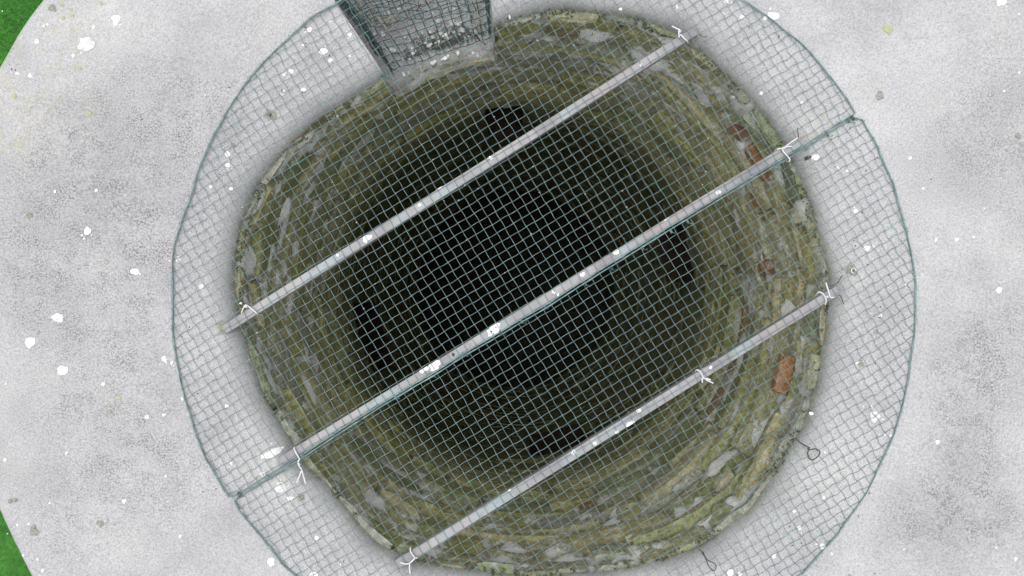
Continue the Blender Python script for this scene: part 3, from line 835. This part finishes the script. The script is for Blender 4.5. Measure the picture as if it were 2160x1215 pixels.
# a crumpled second layer at the outer left of the basket
u1 = front_l + dl * .30 + Vector((.05, 0, .10)); u2 = front_r + dr * .12 + Vector((-.02, 0, .16))
sheet(u1, u2, u1 + dl * .9 + Vector((.05, 0, .10)), u2 + dr * .9 + Vector((.06, 0, .05)), 13, 19, .035, 5)
q0 = front_l + dl * .36 + Vector((.03, .0, .42)); q1 = q0 + Vector((.36, .16, -.22))
sheet(q0, q1, q0 + dl * .8 + Vector((0, 0, .05)), q1 + dl * .8, 8, 16, .03, 7)

def thin(name, pxs, z, r, mat, label, cat, sub_=6, group=None, n=6, extra=None, taper=None, z_fn=None):
    pts = []
    for i, q in enumerate(pxs):
        zz_ = q[2] if len(q) > 2 else z
        pts.append(P(q[0], q[1], zz_))
    g = G(); sp = spline(pts, sub_)
    g.tube(sp, r, n, taper=[1 - .5 * k / len(sp) for k in range(len(sp))] if taper else None)
    for e in (extra or []): g.tube(spline([P(q[0], q[1], q[2] if len(q) > 2 else z) for q in e], sub_), r, n)
    return tag(g.obj(name, mat), label, cat, group)
def zc(x0, y0, s): return lambda *a: [(x0 + q[0] / s, y0 + q[1] / s) + tuple(q[2:]) for q in a]
Z = zc(700, 0, 5.4); nz_ = NZ + .06
stem_labels = [(Z((545,265),(720,165),(1000,5)), "long pale dry stem lying slantwise across the basket", STRAW, .0055),
 (Z((435,-30),(448,150),(468,340)), "upright pale stem at the left of the basket", STRAW, .005),
 (Z((515,180),(600,290),(680,410)), "short forked tan stem below the long pale stem", STRAW, .0055),
 (Z((735,185),(700,250),(680,330)), "thin tan stem crossing under the long pale stem", STRAW, .004),
 (Z((1630,20),(1660,150),(1710,240)), "bent pale stem at the right edge of the basket", STRAW, .0045),
 (Z((1660,430),(1700,470),(1755,512)), "reddish brown twig on bare concrete at the right front of the notch", BROWN, .0055),
 (Z((1590,320),(1650,290),(1700,235)), "short bent stem beside the right mesh wall", STRAW, .004),
 (Z((330,-20),(325,120),(322,260)), "straight grey stem against the left mesh wall", STRAW, .005),
 (Z((1450,400),(1440,450),(1460,510)), "small dark twig between white droppings in the basket", BROWN, .004),
 (Z((1300,500),(1340,520),(1390,540)), "small dark twig at the front lip of the basket", BROWN, .004),
 (Z((960,130),(990,90),(1010,40)), "dark curved stem beside the long pale stem", BROWN, .004),
 (Z((1080,0),(1100,30),(1140,60)), "pale stem end at the top edge of the notch", STRAW, .004)]
for i, (pp, lb, mt, r) in enumerate(stem_labels):
    pp = [(a, b, nz_ + (.03 * k if i in (0, 1, 7) else .008 * k)) for k, (a, b) in enumerate(pp)]
    thin("dry_stem" if mt is STRAW else "twig", pp, nz_, r * 1.25, mt, lb, 'stem' if mt is STRAW else 'twig', taper=True)
# pebbles and shells caught along the basket front
def pebble(r, seed):
    rg = random.Random(seed); vs = [(0, 0, r * .6)]; fs = []
    for ring, (k, h) in enumerate(((.7, .42), (1, 0), (.7, -.42))):
        for i in range(7):
            a = i * 6.283 / 7; q = r * k * rg.uniform(.78, 1.15); vs.append((q * math.cos(a) * 1.2, q * math.sin(a), r * h))
    for i in range(7):
        j = (i + 1) % 7; fs.append((0, 1 + i, 1 + j))
        for k in (0, 1): b = 1 + k * 7; fs.append((b + i, b + 7 + i, b + 7 + j, b + j))
    fs.append(tuple(range(15, 22))[::-1]); return [tuple(c_ * .72 for c_ in q) for q in vs], fs
protos = []
for k in range(4):
    vs, fs = pebble(.012 + .004 * k, k); me = bpy.data.meshes.new("pebble"); me.from_pydata(vs, [], fs); me.materials.append(PEB)
    me.polygons.foreach_set('use_smooth', [True] * len(me.polygons)); protos.append(me)
for i, (x, y) in enumerate([(975,440),(1025,355),(1120,350),(1140,405),(1175,470),(1215,460),(1260,455),(1100,500),(1130,485),(940,560),(915,590),(1300,390),(1330,370),(1390,350),(1440,260),(1360,250),
                            (1450,380),(1330,420),(1560,400),(1230,360),(880,660),(1060,470),(1270,400),(1490,330),(1640,350),(825,400),(700,560),(1210,245)]):
    o = bpy.data.objects.new("pebble", protos[i % 4]); p = P(700 + x / 5.4, y / 5.4, NZ + .05); o.location = (p.x, p.y, NZ + .008 + .007 * (1 + i % 3))
    o.rotation_euler = (rnd.uniform(-.3, .3), rnd.uniform(-.3, .3), rnd.uniform(0, 6)); link(o)
    tag(o, "pale pebble or shell bit among the litter on the notch floor", 'pebble', 'pebbles and shells in the notch')
v, f = [], []
for k in range(420):          # crumbs and rotted litter along the basket front
    t_ = rnd.gauss(.55, .22); p = P(830 + 200 * t_ + rnd.gauss(0, 6), 128 - 60 * t_ - abs(rnd.gauss(0, 1)) * 16 + 4, NZ + .02); b = len(v); s_ = rnd.uniform(.003, .012); a = rnd.uniform(0, 3.1)
    ex = Vector((math.cos(a), math.sin(a), .1)) * s_ * 1.6; ey = Vector((-math.sin(a), math.cos(a), 0)) * s_ * .5
    v += [p - ex, p + ey, p + ex, p - ey, p + Vector((0, 0, s_ * .8)), p - Vector((0, 0, s_ * .8))]
    f += [(b, b + 1, b + 4), (b + 1, b + 2, b + 4), (b + 2, b + 3, b + 4), (b + 3, b, b + 4), (b + 1, b, b + 5), (b + 2, b + 1, b + 5), (b + 3, b + 2, b + 5), (b, b + 3, b + 5)]
LITTER = plain("leaf_litter", [(.04, .038, .033), (.13, .12, .10), (.36, .35, .32)], 60, .95)
tag(mesh_obj("leaf_litter", v, f, LITTER), "dark crumbly litter gathered along the front of the basket", 'litter', kind='stuff')

# ------------------------------------------------------------------ white cord ties
TR = .0038; zt0 = .009
Z = zc(1340, 20, 10.125)
def knot(c, seed):
    rg = random.Random(seed)
    return [(c[0] + rg.uniform(-1.6, 1.6), c[1] + rg.uniform(-1.8, 1.8), .008 + rg.uniform(0, .012)) for _ in range(6)]
def tie(main, extras, knot_at, label, seed):
    # each loop dives under the tube at its free end
    return thin("cord_tie", main, zt0, TR, TIE, label, 'cord tie', 5, 'white cords tying the mesh to the tubes', 6, extras + [knot(knot_at, seed)])
tie(Z((960,530),(1060,630),(1110,680,-.002),(1128,722,-.03)), [Z((780,355),(850,390),(935,432)), Z((945,415),(930,500),(940,600))], Z((965,470))[0], "white cord tie near the top right end of the upper tube", 1)
Z = zc(400, 620, 10.125)
tie(Z((1105,410,-.01),(1150,300),(1190,240),(1250,262),(1340,330),(1420,400),(1455,432,-.006),(1505,440,-.035)), [], Z((1205,270))[0], "white cord tie arched over the lower left end of the upper tube", 2)
Z = zc(1600, 220, 8.68)
tie(Z((490,780),(440,810),(452,860),(520,940),(572,1005),(560,1045,0),(505,1042,-.02)), [Z((715,615),(600,692),(490,780)), Z((490,785),(540,775),(610,768)), Z((430,810,.004),(340,820,-.005),(280,880,-.04))], Z((480,795))[0], "white cord tie at the right end of the middle tube", 3)
Z = zc(550, 900, 10.125)
tie(Z((800,405,-.04),(735,430,-.01),(710,460),(745,545),(800,640),(828,700),(800,745),(805,810),(845,870),(878,915)), [Z((872,930),(830,1050),(770,1200)), Z((880,930),(920,1080),(960,1215))], Z((820,800))[0], "white cord tie with two hanging tails at the left end of the middle tube", 4)
Z = zc(1560, 500, 7.147)
tie(Z((1145,885,-.03),(1170,845,-.005),(1210,830),(1270,870),(1305,945),(1290,1020,-.01)), [Z((1300,685),(1335,800),(1368,905),(1425,908))], Z((1325,900))[0], "white cord tie with a long upright tail at the right end of the lowest tube", 5)
Z = zc(1420, 740, 10.125)
tie(Z((468,455,-.03),(485,420,-.005),(520,408),(570,445),(620,520),(652,585)), [Z((640,575),(615,610),(625,680)), Z((680,590),(740,598),(800,622)), Z((690,610),(770,650),(858,692))], Z((660,590))[0], "white cord tie near the middle of the lowest tube, tails pointing right", 6)
Z = zc(820, 1100, 10.56)
tie(Z((505,555,-.02),(483,600),(485,660),(530,735),(585,800),(640,812)), [Z((590,810),(535,868),(472,922)), Z((470,928),(370,946),(260,908)), Z((466,925),(464,1040),(478,1160))], Z((590,808))[0], "white cord tie with spread tails at the lower left end of the lowest tube", 7)

# ------------------------------------------------------------------ dark wires and small bits
Z = zc(1640, 900, 12.15)
thin("wire_loop", Z((325,360,-.03),(370,325,-.01),(430,305),(500,325),(590,420),(690,470),(770,520),(820,540),(770,575),(850,590),(960,570),(1080,630),(1070,720),(980,810),(880,855),(800,790),(775,680),(800,600)), .008, .0032, BLACK, "looped dark wire end at the lower right rim of the opening", 'wire', 6)
Z = zc(1440, 810, 3)
thin("wire_loop", Z((88,1035,-.02),(115,1055),(135,1085),(160,1115),(200,1135),(212,1160),(198,1182),(170,1160),(148,1110),(130,1060)), .008, .0024, BLACK, "looped dark wire below the opening near the bottom edge of the frame", 'wire', 6)
Z = zc(300, 0, 3)
thin("wire_scrap", Z((948,897,-.01),(985,872,.0),(1010,855,.004),(1030,834,.004)), .004, .0045, BROWN, "rusty hooked wire scrap at the upper left rim of the opening", 'wire', 5, extra=[Z((1003,862,.004),(1022,868,.004),(1040,885,0),(1046,866,0)), Z((1032,910,-.03),(1055,903,-.03),(1080,898,-.03))])
Z = zc(1560, 500, 7.147)
thin("thin_strand", Z((1368,735),(1430,718),(1478,692),(1510,640),(1548,580)), -.012, .003, BROWN, "thin dark crack just above the right end of the lowest tube", 'twig')  # crack in the concrete, modelled as a thin raised strand
thin("thin_strand", Z((1480,870),(1520,885),(1545,940),(1570,1015)), -.012, .0026, BROWN, "thin red-brown twig below the right end of the lowest tube", 'twig')
Z = zc(1600, 220, 8.68)
thin("thin_strand", Z((735,610),(725,540),(715,430)), -.008, .0026, BROWN, "thin dark twig standing above the right end of the middle tube", 'twig')
Z = zc(1340, 20, 10.125)
thin("thin_strand", Z((1350,515),(1420,570),(1540,590)), -.012, .0022, BROWN, "hair-thin twig right of the top end of the upper tube", 'twig')
Z = zc(700, 0, 5.4)
thin("wire_scrap", Z((545,862),(580,862),(625,848)), -.03, .008, DWIRE, "short dark scrap on the rim at the lower left corner of the notch", 'scrap')
v, f = [], []
seedpx = [(1665,1110),(1833,1040),(1794,1215),(1810,1088),(1777,862),(1862,940),(1671,1150),(1873,580),(1830,558),(1855,670),(1737,660),(1690,1145),(640,280),(645,58),(595,191),(464,368),(568,271),(645,92),(695,118),(406,563),(400,690),(410,896),(433,958),(456,1031),(428,1037),(300,252),(25,147),(33,148),(1807,250),(1793,270),(1752,294),(1818,448),(1777,480),(1580,57),(1643,76),(1590,101),(1642,79),(1850,333),(1965,378),(22,1190)]
for k in range(60): seedpx.append((rnd.uniform(380, 1900), rnd.uniform(0, 1215)))
for x, y in seedpx:
    p = P(x, y, CAPZ); d = math.hypot(p.x - CX, p.y - CY); a_ = math.degrees(math.atan2(p.y - CY, p.x - CX)) % 360
    if d < rim_r(a_) + LIPW or NA - 1 < a_ < NB + 1: continue
    b = len(v); an = rnd.uniform(0, 3.1); u_ = Vector((math.cos(an), math.sin(an), 0)) * .0062; w_ = Vector((-math.sin(an), math.cos(an), 0)) * .0030; zc_ = Vector((0, 0, .003))
    q = Vector((p.x, p.y, cap_z(p.x, p.y) + .0015)); v += [q - u_, q - w_, q + u_, q + w_, q + zc_]
    f += [(b, b + 1, b + 4), (b + 1, b + 2, b + 4), (b + 2, b + 3, b + 4), (b + 3, b, b + 4)]
tag(mesh_obj("fallen_seeds", v, f, SEED), "tiny dark red seeds scattered over the concrete under the mesh", 'seeds', kind='stuff')
